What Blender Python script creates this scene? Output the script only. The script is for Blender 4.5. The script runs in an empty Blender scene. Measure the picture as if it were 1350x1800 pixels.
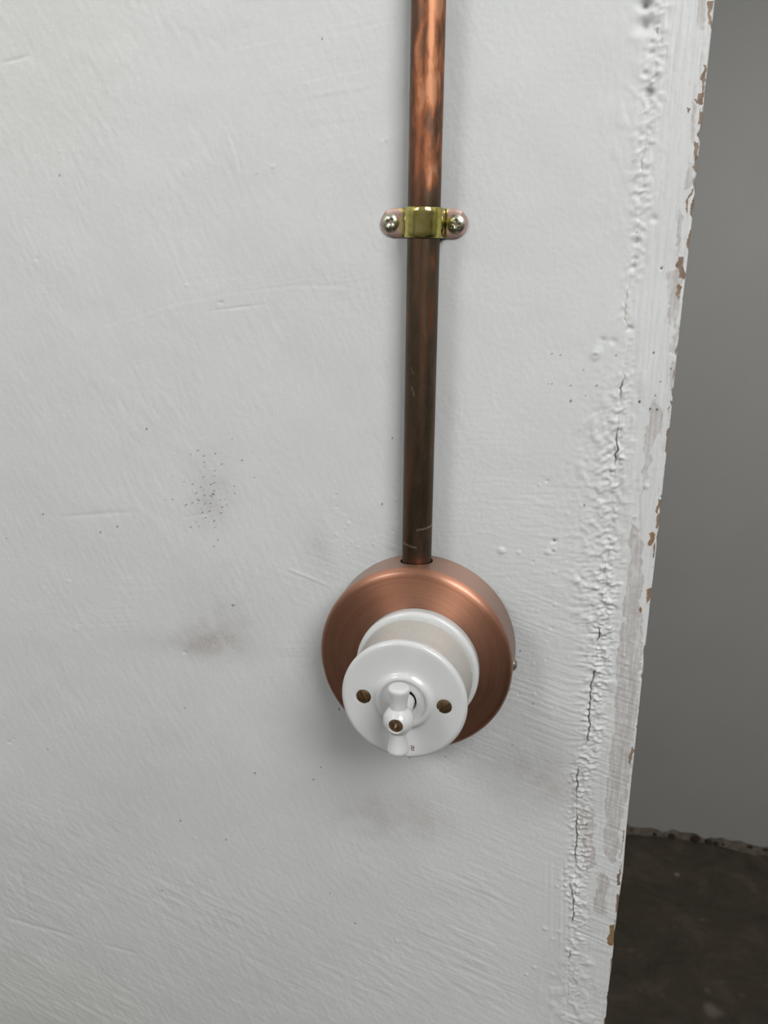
import bpy, bmesh, math, random
import numpy as np
from mathutils import Matrix, Vector

# ------------------------------------------------------------------ camera
# units: metres; the copper plate's centre on the wall is (0, 0, H)
H = 1.20
FPX, PITCH, YAW, ROLL = 1369.86, 0.267592, 0.227162, 0.0097419
CAM = np.array([0.066498, -0.381415, H + 0.178770])
_cp, _sp, _cy, _sy = math.cos(PITCH), math.sin(PITCH), math.cos(YAW), math.sin(YAW)
_fw = np.array([-_sy * _cp, _cy * _cp, -_sp]); _rt = np.array([_cy, _sy, 0.0]); _up = np.cross(_rt, _fw)
_r2 = _rt * math.cos(ROLL) + _up * math.sin(ROLL); _u2 = -_rt * math.sin(ROLL) + _up * math.cos(ROLL)
sc = bpy.context.scene
COL = sc.collection
cam_d = bpy.data.cameras.new('camera'); cam = bpy.data.objects.new('camera', cam_d); COL.objects.link(cam)
cam_d.sensor_fit = 'VERTICAL'; cam_d.sensor_height = 36.0; cam_d.sensor_width = 27.0
cam_d.lens = FPX / 1800 * 36; cam_d.clip_start = 0.01; cam_d.clip_end = 50
m = Matrix.Identity(4)
for i in range(3):
    m[i][0], m[i][1], m[i][2], m[i][3] = _r2[i], _u2[i], -_fw[i], CAM[i]
cam.matrix_world = m
cam_d.dof.use_dof = True; cam_d.dof.focus_distance = 0.39; cam_d.dof.aperture_fstop = 20
sc.camera = cam

# ------------------------------------------------------------------ world / light
world = bpy.data.worlds.new('overcast_sky'); sc.world = world; world.use_nodes = True
wb = world.node_tree.nodes['Background']
wb.inputs['Color'].default_value = (1.0, 1.0, 1.0, 1); wb.inputs['Strength'].default_value = 10.9
# two window openings in the rear wall of the near room (behind the photographer), each sampled as a portal
WY = -1.35
WINDOWS = [(0.45, 1.60, 2.05, 3.25), (-1.42, -0.72, 2.05, 2.75)]
for wx0, wx1, wz0, wz1 in WINDOWS:
    pl = bpy.data.lights.new('window_portal', 'AREA'); pl.shape = 'RECTANGLE'
    pl.size, pl.size_y = wx1 - wx0, wz1 - wz0; pl.cycles.is_portal = True
    po = bpy.data.objects.new('window_portal', pl); COL.objects.link(po)
    po.location = ((wx0 + wx1) / 2, WY - 0.14, (wz0 + wz1) / 2); po.rotation_euler = (math.radians(90), 0, 0)
vs = sc.view_settings
vs.view_transform = 'Standard'; vs.look = 'None'; vs.gamma = 1; vs.use_curve_mapping = False
vs.exposure = 0.0
sc.cycles.max_bounces = 6; sc.cycles.diffuse_bounces = 3; sc.cycles.glossy_bounces = 4; sc.cycles.caustics_reflective = False; sc.cycles.caustics_refractive = False

# ------------------------------------------------------------------ helpers
rng = np.random.default_rng(7)
def at(u, v, y=0.0):
    """point of the plane y (metres) that the photograph shows at pixel u, v -> x, z relative to plate centre, mm"""
    d = _fw * FPX + _r2 * (u - 675) + _u2 * (900 - v)
    p = CAM + d * ((y - CAM[1]) / d[1])
    return p[0] * 1000, (p[2] - H) * 1000
def atf(u, v, z=0.0):
    d = _fw * FPX + _r2 * (u - 675) + _u2 * (900 - v)
    p = CAM + d * ((z - CAM[2]) / d[2])
    return p[0] * 1000, p[1] * 1000

def smooth(o, ang=35):
    me = o.data
    me.polygons.foreach_set('use_smooth', [True] * len(me.polygons))
    if ang is not None: me.set_sharp_from_angle(angle=math.radians(ang))
    return o
def link(name, me, mat, parent=None, loc=None, rot=None):
    o = bpy.data.objects.new(name, me); COL.objects.link(o)
    if mat: me.materials.append(mat)
    if parent: o.parent = parent
    if loc: o.location = loc
    if rot: o.rotation_euler = rot
    return o
def mesh_from(name, verts, faces):
    me = bpy.data.meshes.new(name); me.from_pydata([tuple(v) for v in verts], [], faces); me.update(); return me
def tag(o, label, cat, group=None):
    o['label'] = label; o['category'] = cat
    if group: o['group'] = group
def struct(o, label=None):
    o['kind'] = 'structure'
    if label: o['label'] = label
    return o
def empty(name, loc, rot=(0, 0, 0)):
    o = bpy.data.objects.new(name, None); COL.objects.link(o); o.location = loc; o.rotation_euler = rot
    o.empty_display_size = 0.02
    return o
def grid_mesh(name, P, flip=False):
    """P: (rows, cols, 3) array in metres"""
    n, mcol = P.shape[:2]
    me = bpy.data.meshes.new(name)
    me.vertices.add(n * mcol); me.vertices.foreach_set('co', P.reshape(-1).astype(np.float32))
    i = np.arange(n * mcol).reshape(n, mcol)
    q = np.stack([i[:-1, :-1], i[:-1, 1:], i[1:, 1:], i[1:, :-1]], -1).reshape(-1, 4)
    if flip: q = q[:, ::-1]
    k = len(q)
    me.loops.add(k * 4); me.loops.foreach_set('vertex_index', q.reshape(-1).astype(np.int32))
    me.polygons.add(k); me.polygons.foreach_set('loop_start', (np.arange(k) * 4).astype(np.int32))
    me.polygons.foreach_set('use_smooth', np.ones(k, dtype=bool))
    me.update(calc_edges=True)
    return me
def color_attr(me, name, *chan):
    a = me.color_attributes.new(name, 'FLOAT_COLOR', 'POINT')
    n = len(me.vertices); c = np.zeros((n, 4), np.float32); c[:, 3] = 1
    for k, ch in enumerate(chan): c[:, k] = np.asarray(ch, np.float32).reshape(-1)
    a.data.foreach_set('color', c.reshape(-1))
def lathe_mesh(name, prof, n=128):
    """prof: (r, d) in mm, d = distance out from local y=0 towards -y; axis = local y"""
    verts, faces, rings = [], [], []
    for r, d in prof:
        if r < 1e-6:
            rings.append([len(verts)]); verts.append((0, -d / 1000, 0))
        else:
            s = len(verts); rings.append(list(range(s, s + n)))
            for k in range(n):
                a = 2 * math.pi * k / n
                verts.append((r / 1000 * math.cos(a), -d / 1000, r / 1000 * math.sin(a)))
    for a, b in zip(rings[:-1], rings[1:]):
        for k in range(n):
            k2 = (k + 1) % n
            if len(a) == 1 and len(b) == 1: continue
            if len(a) == 1: faces.append((a[0], b[k2], b[k]))
            elif len(b) == 1: faces.append((a[k], a[k2], b[0]))
            else: faces.append((a[k], a[k2], b[k2], b[k]))
    me = mesh_from(name, verts, faces)
    bm = bmesh.new(); bm.from_mesh(me); bmesh.ops.recalc_face_normals(bm, faces=bm.faces); bm.to_mesh(me); bm.free()
    return me
def arc(cx, cy, r, a0, a1, n):
    return [(cx + r * math.cos(math.radians(a0 + (a1 - a0) * k / n)), cy + r * math.sin(math.radians(a0 + (a1 - a0) * k / n))) for k in range(n + 1)]
def box_verts(x0, x1, y0, y1, z0, z1):
    v = [(x, y, z) for x in (x0, x1) for y in (y0, y1) for z in (z0, z1)]
    f = [(0, 1, 3, 2), (4, 6, 7, 5), (0, 4, 5, 1), (2, 3, 7, 6), (0, 2, 6, 4), (1, 5, 7, 3)]
    return v, f
def boxes_mesh(name, bl):
    V, F = [], []
    for b in bl:
        v, f = box_verts(*b); o = len(V); V += v; F += [tuple(i + o for i in q) for q in f]
    return mesh_from(name, V, F)
def apply_mods(o):
    dg = bpy.context.evaluated_depsgraph_get()
    me = bpy.data.meshes.new_from_object(o.evaluated_get(dg)); o.modifiers.clear(); o.data = me
def boolean_cut(o, cutters):
    for c in cutters:
        md = o.modifiers.new('cut', 'BOOLEAN'); md.operation = 'DIFFERENCE'; md.object = c; md.solver = 'EXACT'
    apply_mods(o)
    for c in cutters: bpy.data.objects.remove(c)

# noise fields on a regular mm grid, made by filtering white noise
class Field:
    def __init__(s, x0, x1, z0, z1, step):
        s.x0, s.z0, s.step = x0, z0, step
        s.nx, s.nz = int((x1 - x0) / step) + 2, int((z1 - z0) / step) + 2
        kx = np.fft.fftfreq(s.nx, step) * 2 * np.pi; kz = np.fft.fftfreq(s.nz, step) * 2 * np.pi
        s.KX, s.KZ = np.meshgrid(kx, kz)
    def noise(s, l_along, l_across, ang=0.0, high=None, seed=None):
        r = rng if seed is None else np.random.default_rng(seed)
        w = np.fft.fft2(r.standard_normal((s.nz, s.nx)))
        c, d = math.cos(math.radians(ang)), math.sin(math.radians(ang))
        ka, kb = s.KX * c + s.KZ * d, -s.KX * d + s.KZ * c
        f = np.exp(-.5 * ((ka * l_along) ** 2 + (kb * l_across) ** 2))
        if high: f = f * (1 - np.exp(-.5 * ((s.KX ** 2 + s.KZ ** 2) * high ** 2)))
        g = np.real(np.fft.ifft2(w * f)); g -= g.mean()
        return (g / (g.std() + 1e-9)).astype(np.float32)
    def sample(s, g, X, Z):
        fx = np.clip((X - s.x0) / s.step, 0, s.nx - 1.001); fz = np.clip((Z - s.z0) / s.step, 0, s.nz - 1.001)
        ix, iz = fx.astype(int), fz.astype(int); tx, tz = fx - ix, fz - iz
        return (g[iz, ix] * (1 - tx) + g[iz, ix + 1] * tx) * (1 - tz) + (g[iz + 1, ix] * (1 - tx) + g[iz + 1, ix + 1] * tx) * tz
def sstep(a, b, x):
    t = np.clip((x - a) / (b - a), 0, 1); return t * t * (3 - 2 * t)
def inpoly(X, Z, poly):
    inside = np.zeros(X.shape, bool); n = len(poly); j = n - 1
    for i in range(n):
        xi, zi = poly[i]; xj, zj = poly[j]
        c = ((zi > Z) != (zj > Z)) & (X < (xj - xi) * (Z - zi) / (zj - zi + 1e-12) + xi)
        inside ^= c; j = i
    return inside

# ------------------------------------------------------------------ materials
def new_mat(name):
    mt = bpy.data.materials.new(name); mt.use_nodes = True
    nt = mt.node_tree; b = nt.nodes['Principled BSDF']
    return mt, nt, b
def N(nt, t, **kw):
    n = nt.nodes.new(t)
    for k, v in kw.items():
        if hasattr(n, k): setattr(n, k, v)
        else: n.inputs[k.replace('_', ' ')].default_value = v
    return n
def mixc(nt, fac, a, b):
    n = nt.nodes.new('ShaderNodeMix'); n.data_type = 'RGBA'
    for s, v in ((n.inputs['Factor'], fac), (n.inputs['A'], a), (n.inputs['B'], b)):
        if hasattr(v, 'is_linked') or hasattr(v, 'node'): nt.links.new(v, s)
        elif isinstance(v, (int, float)): s.default_value = v
        else: s.default_value = (*v, 1)
    # colour sockets are the RGBA ones
    return n
def mix_rgb(nt, fac, a, b):
    n = nt.nodes.new('ShaderNodeMix'); n.data_type = 'RGBA'
    fs, as_, bs = n.inputs[0], n.inputs[6], n.inputs[7]
    for s, v in ((fs, fac), (as_, a), (bs, b)):
        if isinstance(v, bpy.types.NodeSocket): nt.links.new(v, s)
        elif isinstance(v, (int, float)): s.default_value = v
        else: s.default_value = (v[0], v[1], v[2], 1)
    return n.outputs[2]
def math_n(nt, op, a, b=None, clamp=False):
    n = nt.nodes.new('ShaderNodeMath'); n.operation = op; n.use_clamp = clamp
    for i, v in enumerate((a, b)):
        if v is None: continue
        if isinstance(v, bpy.types.NodeSocket): nt.links.new(v, n.inputs[i])
        else: n.inputs[i].default_value = v
    return n.outputs[0]
def ramp(nt, fac, stops):
    n = nt.nodes.new('ShaderNodeValToRGB'); e = n.color_ramp.elements
    while len(e) < len(stops): e.new(0.5)
    for el, (p, c) in zip(e, stops): el.position = p; el.color = (c[0], c[1], c[2], 1)
    nt.links.new(fac, n.inputs[0]); return n.outputs[0]
def noise_n(nt, scale, detail=4, rough=.55, vec=None, dist=0):
    n = nt.nodes.new('ShaderNodeTexNoise'); n.inputs['Scale'].default_value = scale
    n.inputs['Detail'].default_value = detail; n.inputs['Roughness'].default_value = rough; n.inputs['Distortion'].default_value = dist
    if vec is not None: nt.links.new(vec, n.inputs['Vector'])
    return n.outputs['Fac']
def obj_vec(nt, scale=(1, 1, 1)):
    tc = nt.nodes.new('ShaderNodeTexCoord'); mp = nt.nodes.new('ShaderNodeMapping'); mp.inputs['Scale'].default_value = scale
    nt.links.new(tc.outputs['Object'], mp.inputs['Vector']); return mp.outputs['Vector']
def attr(nt, name):
    a = nt.nodes.new('ShaderNodeAttribute'); a.attribute_name = name
    s = nt.nodes.new('ShaderNodeSeparateColor'); nt.links.new(a.outputs['Color'], s.inputs[0])
    return s.outputs[0], s.outputs[1], s.outputs[2]
def bump(nt, b, h, strength, dist, normal=None):
    n = nt.nodes.new('ShaderNodeBump'); n.inputs['Strength'].default_value = strength; n.inputs['Distance'].default_value = dist
    nt.links.new(h, n.inputs['Height'])
    if normal is not None: nt.links.new(normal, n.inputs['Normal'])
    nt.links.new(n.outputs[0], b.inputs['Normal']); return n.outputs[0]

def mat_wall():
    mt, nt, b = new_mat('painted_plaster')
    L = nt.links
    chip, primer, smudge = attr(nt, 'wear'); speck, filler, yellow = attr(nt, 'marks')
    v = obj_vec(nt)
    big = noise_n(nt, 9, 4, .6, v)
    base = ramp(nt, big, [(.3, (.755, .765, .757)), (.7, (.795, .808, .80))])
    fine = noise_n(nt, 900, 3, .6, v)
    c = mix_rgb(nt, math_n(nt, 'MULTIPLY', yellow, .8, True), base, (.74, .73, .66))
    prn = noise_n(nt, 300, 2, .6, v)
    stk = noise_n(nt, 700, 2, .65, obj_vec(nt, (1, 1, .07)))
    pm = nt.nodes.new('ShaderNodeMapRange'); pm.inputs[1].default_value = .32; pm.inputs[2].default_value = .85; pm.interpolation_type = 'SMOOTHSTEP'
    L.new(math_n(nt, 'ADD', primer, math_n(nt, 'MULTIPLY', math_n(nt, 'SUBTRACT', math_n(nt, 'ADD', math_n(nt, 'MULTIPLY', prn, .4), math_n(nt, 'MULTIPLY', stk, .6)), .5), 1.3)), pm.inputs[0])
    pf = math_n(nt, 'MULTIPLY', pm.outputs[0], .8)
    c = mix_rgb(nt, pf, c, (.50, .46, .435))
    sm = math_n(nt, 'MULTIPLY', smudge, math_n(nt, 'ADD', math_n(nt, 'MULTIPLY', fine, .9), .05), True)
    c = mix_rgb(nt, sm, c, (.40, .335, .315))
    chn = noise_n(nt, 420, 3, .65, v)
    cf = math_n(nt, 'ADD', chip, math_n(nt, 'MULTIPLY', math_n(nt, 'SUBTRACT', chn, .5), .7))
    cm = nt.nodes.new('ShaderNodeMapRange'); cm.inputs[1].default_value = .45; cm.inputs[2].default_value = .6; L.new(cf, cm.inputs[0])
    chc = ramp(nt, noise_n(nt, 500, 4, .6, obj_vec(nt, (1, 1, .25))), [(.3, (.20, .13, .085)), (.7, (.38, .29, .22))])
    c = mix_rgb(nt, cm.outputs[0], c, chc)
    c = mix_rgb(nt, math_n(nt, 'MULTIPLY', filler, 1, True), c, (.30, .19, .10))
    c = mix_rgb(nt, math_n(nt, 'MULTIPLY', speck, 1, True), c, (.055, .042, .035))
    L.new(c, b.inputs['Base Color'])
    b.inputs['Roughness'].default_value = .48; b.inputs['Specular IOR Level'].default_value = .35
    side, vert, stip = attr(nt, 'brush')
    def stroke(ang, along, across, detail=3):
        tc = nt.nodes.new('ShaderNodeTexCoord'); m1 = nt.nodes.new('ShaderNodeMapping'); m1.inputs['Rotation'].default_value = (0, math.radians(ang), 0)
        m2 = nt.nodes.new('ShaderNodeMapping'); m2.inputs['Scale'].default_value = (1000 / along, 100, 1000 / across)
        L.new(tc.outputs['Object'], m1.inputs['Vector']); L.new(m1.outputs[0], m2.inputs['Vector'])
        return noise_n(nt, 1.0, detail, .65, m2.outputs[0])
    hs = math_n(nt, 'MULTIPLY', stroke(-17, 9, .75), side)
    hv = math_n(nt, 'MULTIPLY', stroke(90, 9, .7), vert)
    ht = math_n(nt, 'MULTIPLY', stroke(65, 3.2, 1.2), stip)
    hh = math_n(nt, 'ADD', math_n(nt, 'ADD', hs, hv), ht)
    h1 = math_n(nt, 'ADD', hh, math_n(nt, 'MULTIPLY', noise_n(nt, 900, 3, .6, v), .25))
    bump(nt, b, h1, .5, .0004)
    return mt
def mat_copper_plate():
    mt, nt, b = new_mat('brushed_copper')
    L = nt.links; b.inputs['Metallic'].default_value = 1
    tc = nt.nodes.new('ShaderNodeTexCoord'); sp = nt.nodes.new('ShaderNodeSeparateXYZ'); L.new(tc.outputs['Object'], sp.inputs[0])
    r = math_n(nt, 'SQRT', math_n(nt, 'ADD', math_n(nt, 'MULTIPLY', sp.outputs[0], sp.outputs[0]), math_n(nt, 'MULTIPLY', sp.outputs[2], sp.outputs[2])))
    cb = nt.nodes.new('ShaderNodeCombineXYZ')
    L.new(math_n(nt, 'MULTIPLY', r, 900), cb.inputs[0]); L.new(math_n(nt, 'MULTIPLY', sp.outputs[1], 900), cb.inputs[1])
    ang = math_n(nt, 'ARCTAN2', sp.outputs[2], sp.outputs[0]); L.new(math_n(nt, 'MULTIPLY', ang, 1.1), cb.inputs[2])
    g = nt.nodes.new('ShaderNodeTexNoise'); g.inputs['Scale'].default_value = 1.0; g.inputs['Detail'].default_value = 5; g.inputs['Roughness'].default_value = .7
    L.new(cb.outputs[0], g.inputs['Vector']); grooves = g.outputs['Fac']
    blot = noise_n(nt, 45, 3, .5, tc.outputs['Object'])
    col = mix_rgb(nt, grooves, (.39, .158, .085), (.77, .375, .235))
    col = mix_rgb(nt, math_n(nt, 'MULTIPLY', blot, .35), col, (.50, .235, .155))
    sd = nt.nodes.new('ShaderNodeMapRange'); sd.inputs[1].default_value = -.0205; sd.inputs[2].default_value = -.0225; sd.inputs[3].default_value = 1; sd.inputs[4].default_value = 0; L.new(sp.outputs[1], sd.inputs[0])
    col = mix_rgb(nt, math_n(nt, 'MULTIPLY', sd.outputs[0], .75), col, (.34, .235, .185))      # rim colour is mixed greyer than the face
    L.new(col, b.inputs['Base Color'])
    b.inputs['Roughness'].default_value = .47
    b.inputs['Coat Weight'].default_value = .5; b.inputs['Coat Roughness'].default_value = .22; b.inputs['Coat IOR'].default_value = 1.8
    b.inputs['Anisotropic'].default_value = .85; b.inputs['Anisotropic Rotation'].default_value = .25
    tn = nt.nodes.new('ShaderNodeTangent'); tn.direction_type = 'RADIAL'; tn.axis = 'Y'; L.new(tn.outputs[0], b.inputs['Tangent'])
    bump(nt, b, grooves, .2, .00015)
    return mt
def mat_pipe():
    mt, nt, b = new_mat('tarnished_copper_pipe')
    L = nt.links; b.inputs['Metallic'].default_value = 1
    tar_shade, red, scr = attr(nt, 'tarnish_and_shade')
    v = obj_vec(nt, (1, 1, .22))
    n1 = noise_n(nt, 650, 8, .75, v, .8); n2 = noise_n(nt, 1500, 3, .6, obj_vec(nt, (1, 1, .03)))
    t = math_n(nt, 'ADD', tar_shade, math_n(nt, 'MULTIPLY', math_n(nt, 'SUBTRACT', n1, .5), 1.0), True)
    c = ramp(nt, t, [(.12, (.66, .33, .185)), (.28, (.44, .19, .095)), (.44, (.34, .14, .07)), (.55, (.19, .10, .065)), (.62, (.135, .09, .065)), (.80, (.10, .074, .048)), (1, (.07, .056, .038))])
    c = mix_rgb(nt, math_n(nt, 'MULTIPLY', red, .85, True), c, (.40, .125, .06))
    c = mix_rgb(nt, math_n(nt, 'MULTIPLY', n2, .25), c, (.10, .065, .045))
    c = mix_rgb(nt, scr, c, (.85, .62, .48))
    L.new(c, b.inputs['Base Color'])
    rr = nt.nodes.new('ShaderNodeMapRange'); rr.inputs[1].default_value = .1; rr.inputs[2].default_value = .8; rr.inputs[3].default_value = .54; rr.inputs[4].default_value = .46
    L.new(t, rr.inputs[0]); L.new(rr.outputs[0], b.inputs['Roughness'])
    bump(nt, b, n2, .06, .0002)
    return mt
def mat_porcelain(band=False):
    mt, nt, b = new_mat('glazed_porcelain' + ('_with_bare_band' if band else ''))
    L = nt.links
    b.inputs['Base Color'].default_value = (.78, .79, .78, 1)
    b.inputs['Roughness'].default_value = .10; b.inputs['Coat Weight'].default_value = .3; b.inputs['Coat Roughness'].default_value = .05
    if band:
        tc = nt.nodes.new('ShaderNodeTexCoord'); sp = nt.nodes.new('ShaderNodeSeparateXYZ'); L.new(tc.outputs['Object'], sp.inputs[0])
        y = sp.outputs[1]   # thinly glazed strip round the side of the cover, from 8 to 32 mm out
        up = nt.nodes.new('ShaderNodeMapRange'); up.inputs[1].default_value = -.0075; up.inputs[2].default_value = -.010; L.new(y, up.inputs[0])
        dn = nt.nodes.new('ShaderNodeMapRange'); dn.inputs[1].default_value = -.0345; dn.inputs[2].default_value = -.0305; L.new(y, dn.inputs[0])
        n = noise_n(nt, 1700, 3, .7, tc.outputs['Object'])
        sc_ = ramp(nt, n, [(.32, (.44, .39, .33)), (.47, (.64, .615, .565)), (.75, (.72, .70, .655))])
        f = math_n(nt, 'MULTIPLY', math_n(nt, 'MULTIPLY', up.outputs[0], dn.outputs[0]), .9)
        L.new(mix_rgb(nt, f, (.78, .79, .78), sc_), b.inputs['Base Color'])
        L.new(math_n(nt, 'ADD', math_n(nt, 'MULTIPLY', f, .28), .10), b.inputs['Roughness'])
        L.new(math_n(nt, 'MULTIPLY', math_n(nt, 'SUBTRACT', 1.0, f), .3), b.inputs['Coat Weight'])
    return mt
def mat_metal(name, col, rough, n_scale=800, var=.3, dark=None):
    mt, nt, b = new_mat(name)
    b.inputs['Metallic'].default_value = 1; b.inputs['Roughness'].default_value = rough
    dk = dark or tuple(c * (1 - var) for c in col)
    n = noise_n(nt, n_scale, 4, .6, obj_vec(nt))
    nt.links.new(ramp(nt, n, [(.35, dk), (.65, col)]), b.inputs['Base Color'])
    return mt
def mat_clip():
    mt, nt, b = new_mat('yellow_passivated_zinc')
    b.inputs['Metallic'].default_value = 1; f, _, _ = attr(nt, 'coat')
    rm = nt.nodes.new('ShaderNodeMapRange'); rm.inputs[1].default_value = .4; rm.inputs[2].default_value = .66; rm.inputs[3].default_value = .5; rm.inputs[4].default_value = .13
    nt.links.new(f, rm.inputs[0]); nt.links.new(rm.outputs[0], b.inputs['Roughness'])
    mm = nt.nodes.new('ShaderNodeMapRange'); mm.inputs[1].default_value = .4; mm.inputs[2].default_value = .66; mm.inputs[3].default_value = .72; mm.inputs[4].default_value = 1
    nt.links.new(f, mm.inputs[0]); nt.links.new(mm.outputs[0], b.inputs['Metallic'])
    n = noise_n(nt, 300, 3, .5, obj_vec(nt))
    t = math_n(nt, 'ADD', f, math_n(nt, 'MULTIPLY', math_n(nt, 'SUBTRACT', n, .5), .6), True)
    c = ramp(nt, t, [(.0, (.60, .45, .42)), (.38, (.66, .45, .39)), (.52, (.85, .66, .30)), (.66, (.32, .29, .06)), (.85, (.52, .46, .13)), (1, (.66, .55, .24))])
    nt.links.new(c, b.inputs['Base Color'])
    return mt
def mat_plain(name, col, rough=.6, n_scale=30, var=.12, bmp=0):
    mt, nt, b = new_mat(name)
    b.inputs['Roughness'].default_value = rough
    n = noise_n(nt, n_scale, 5, .6, obj_vec(nt))
    nt.links.new(ramp(nt, n, [(.3, tuple(c * (1 - var) for c in col)), (.7, col)]), b.inputs['Base Color'])
    if bmp: bump(nt, b, noise_n(nt, n_scale * 8, 4, .6, obj_vec(nt)), .3, bmp)
    return mt
def mat_floor():
    mt, nt, b = new_mat('worn_dark_concrete')
    L = nt.links; v = obj_vec(nt)
    pale, brown, _ = attr(nt, 'stain')
    n1 = noise_n(nt, 9, 7, .72, v, .6); n2 = noise_n(nt, 45, 5, .65, v)
    c = ramp(nt, n1, [(.30, (.055, .048, .036)), (.52, (.105, .085, .062)), (.72, (.19, .145, .105))])
    c = mix_rgb(nt, math_n(nt, 'MULTIPLY', n2, .45), c, (.085, .072, .054))
    c = mix_rgb(nt, math_n(nt, 'MULTIPLY', brown, .35, True), c, (.10, .07, .048))
    sp = ramp(nt, noise_n(nt, 75, 4, .75, v), [(.66, (0, 0, 0)), (.76, (1, 1, 1))])
    c = mix_rgb(nt, math_n(nt, 'MULTIPLY', sp, .2), c, (.20, .175, .14))
    c = mix_rgb(nt, pale, c, (.33, .29, .23))
    L.new(c, b.inputs['Base Color']); b.inputs['Roughness'].default_value = .55; b.inputs['Specular IOR Level'].default_value = .3
    bump(nt, b, n2, .2, .002)
    return mt

M_WALL = mat_wall()
M_FAR = mat_plain('dull_grey_wall_paint', (.50, .495, .465), .6, 6, .05, .002)
M_ROOM = mat_plain('old_grey_wall_paint', (.62, .615, .60), .65, 5, .1, .002)
M_CEIL = mat_plain('ceiling_paint', (.55, .545, .53), .7, 4, .06)
M_WOOD = mat_plain('white_painted_timber', (.72, .72, .70), .4, 20, .06)
M_FLOOR = mat_floor()

# ------------------------------------------------------------------ near wall: height field of painted plaster
crack_px = [(1160, 0), (1158, 14), (1151, 92), (1143, 172), (1133, 267), (1128, 305), (1125, 369), (1119, 417), (1114, 480), (1103, 515), (1098, 559),
    (1106, 586), (1097, 654), (1086, 743), (1085, 787), (1079, 820), (1076, 885), (1070, 930), (1067, 986), (1063, 990), (1056, 1051), (1053, 1116),
    (1047, 1143), (1048, 1169), (1041, 1202), (1035, 1249), (1036, 1276), (1029, 1320), (1017, 1347), (1013, 1388), (1012, 1425), (1015, 1467), (1010, 1530),
    (1002, 1553), (1008, 1580), (1007, 1647), (998, 1693), (1000, 1720), (995, 1800)]
cr = np.array(sorted([at(*p)[::-1] for p in crack_px]))          # z, x
EDGE = 114.43
X0, X1, Z0, Z1 = -335.0, 90.0, -375.0, 350.0
F = Field(X0 - 5, 120, Z0, Z1, 0.5)
def crack_x(z): return np.interp(z, cr[:, 0], cr[:, 1])
crk_rough = np.convolve(rng.standard_normal(1600), np.ones(4) / 4, 'same') * 1.3 + np.convolve(rng.standard_normal(1600), np.ones(14) / 14, 'same') * 2.2
def crack_full(z):
    return crack_x(z) + .35 * np.interp(z, np.linspace(Z0, Z1, 1600), crk_rough) * ((z > Z0) & (z < Z1))
# --- fields
f_und = F.noise(26, 26) * .26 + F.noise(9, 9, high=18) * .08 + F.noise(4, 3, 60, high=8) * .03
f_stip = F.noise(3.2, .8, 113, high=6) * .75 + F.noise(1.6, .6, 120, high=4) * .4
f_b20 = F.noise(11, .36, -17, high=2) * .75 + F.noise(5, .5, -12, high=3) * .45
f_b30 = F.noise(4.5, 1.2, -26, high=5) * .75 + F.noise(3, 1.0, -40, high=5) * .35 + F.noise(7, .5, -14, high=3) * .4
f_b08 = F.noise(16, .5, 7, high=3)
f_vert = F.noise(11, .45, 90, high=2) * .8 + F.noise(4, .7, 84, high=4) * .4
f_hor = F.noise(3, .42, 2, high=2)
f_crust = F.noise(.8, .5, 8, high=2.2) ; f_crust = np.where(f_crust > 0, f_crust ** 1.3, f_crust * .5).astype(np.float32)
f_lump = F.noise(.9, .7, 40, high=3)
f_lump2 = F.noise(1.8, 1.4, 100, high=6)
f_grit = F.noise(.6, .6, high=2)
f_warp = F.noise(2.5, 2.5); f_warp2 = F.noise(.8, .8)
f_fine_v = F.noise(6, .4, 90)
F_comb = F.noise(18, .5, 93, high=2); f_big = F.noise(35, 20); f_mid = F.noise(8, 8)
S = F.sample
def blob(X, Z, u, v, ru, rv=None, y=0):
    """soft round mask about the wall point seen at pixel u, v; radii in mm"""
    x, z = at(u, v, y); rv = rv or ru
    return np.exp(-.5 * (((X - x) / ru) ** 2 + ((Z - z) / rv) ** 2))
def segdist(X, Z, p, q):
    (ax, az), (bx, bz) = at(*p), at(*q)
    dx, dz = bx - ax, bz - az
    t = np.clip(((X - ax) * dx + (Z - az) * dz) / (dx * dx + dz * dz + 1e-9), 0, 1)
    return np.hypot(X - ax - t * dx, Z - az - t * dz), t
PIMPLES = [(480, 293, 1.0, .55), (104, 266, .9, .35), (881, 968, 1.7, 1.0), (912, 971, 1.0, .7), (963, 970, 1.5, .9), (1025, 1012, 1.2, .9), (1016, 1020, 1.3, .8), (1028, 1028, 1.0, .7),
    (975, 1006, .9, .6), (1075, 1203, 3.2, .9), (1070, 1085, 2.4, .6), (240, 177, .6, .3), (1046, 625, 2.0, 1.0), (1050, 618, 2.4, .8), (444, 604, .8, .35), (343, 1474, 1.0, .5),
    (120, 1022, 1.0, .5), (133, 1106, 1.6, .4), (338, 1556, .8, .5), (697, 1655, 1.0, .6), (690, 1708, .7, .5), (136, 1717, .9, .35), (106, 1293, .6, .4), (1097, 1152, .8, .6),
    (1102, 1168, .7, .5), (1136, 855, 1.2, .8), (1116, 908, 1.0, .6), (975, 966, 1.0, .7), (983, 1637, 1.4, .7), (972, 1650, 1.2, .6), (958, 1632, 1.3, .7), (940, 1700, 1.2, .7),
    (925, 1712, 1.0, .6), (979, 1557, 1.0, .6), (1035, 1690, 1.6, .8), (1025, 1693, 1.2, .7), (650, 860, .6, .35), (655, 853, .6, .35), (582, 757, .8, .35), (506, 1600, .8, .4),
    (80, 515, .8, .4), (627, 1721, .8, .4), (1020, 1790, 1.8, .9), (972, 1712, 1.0, .6), (1117, 940, .9, .5), (680, 245, 1.0, .35), (672, 250, .9, .3)]
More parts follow.
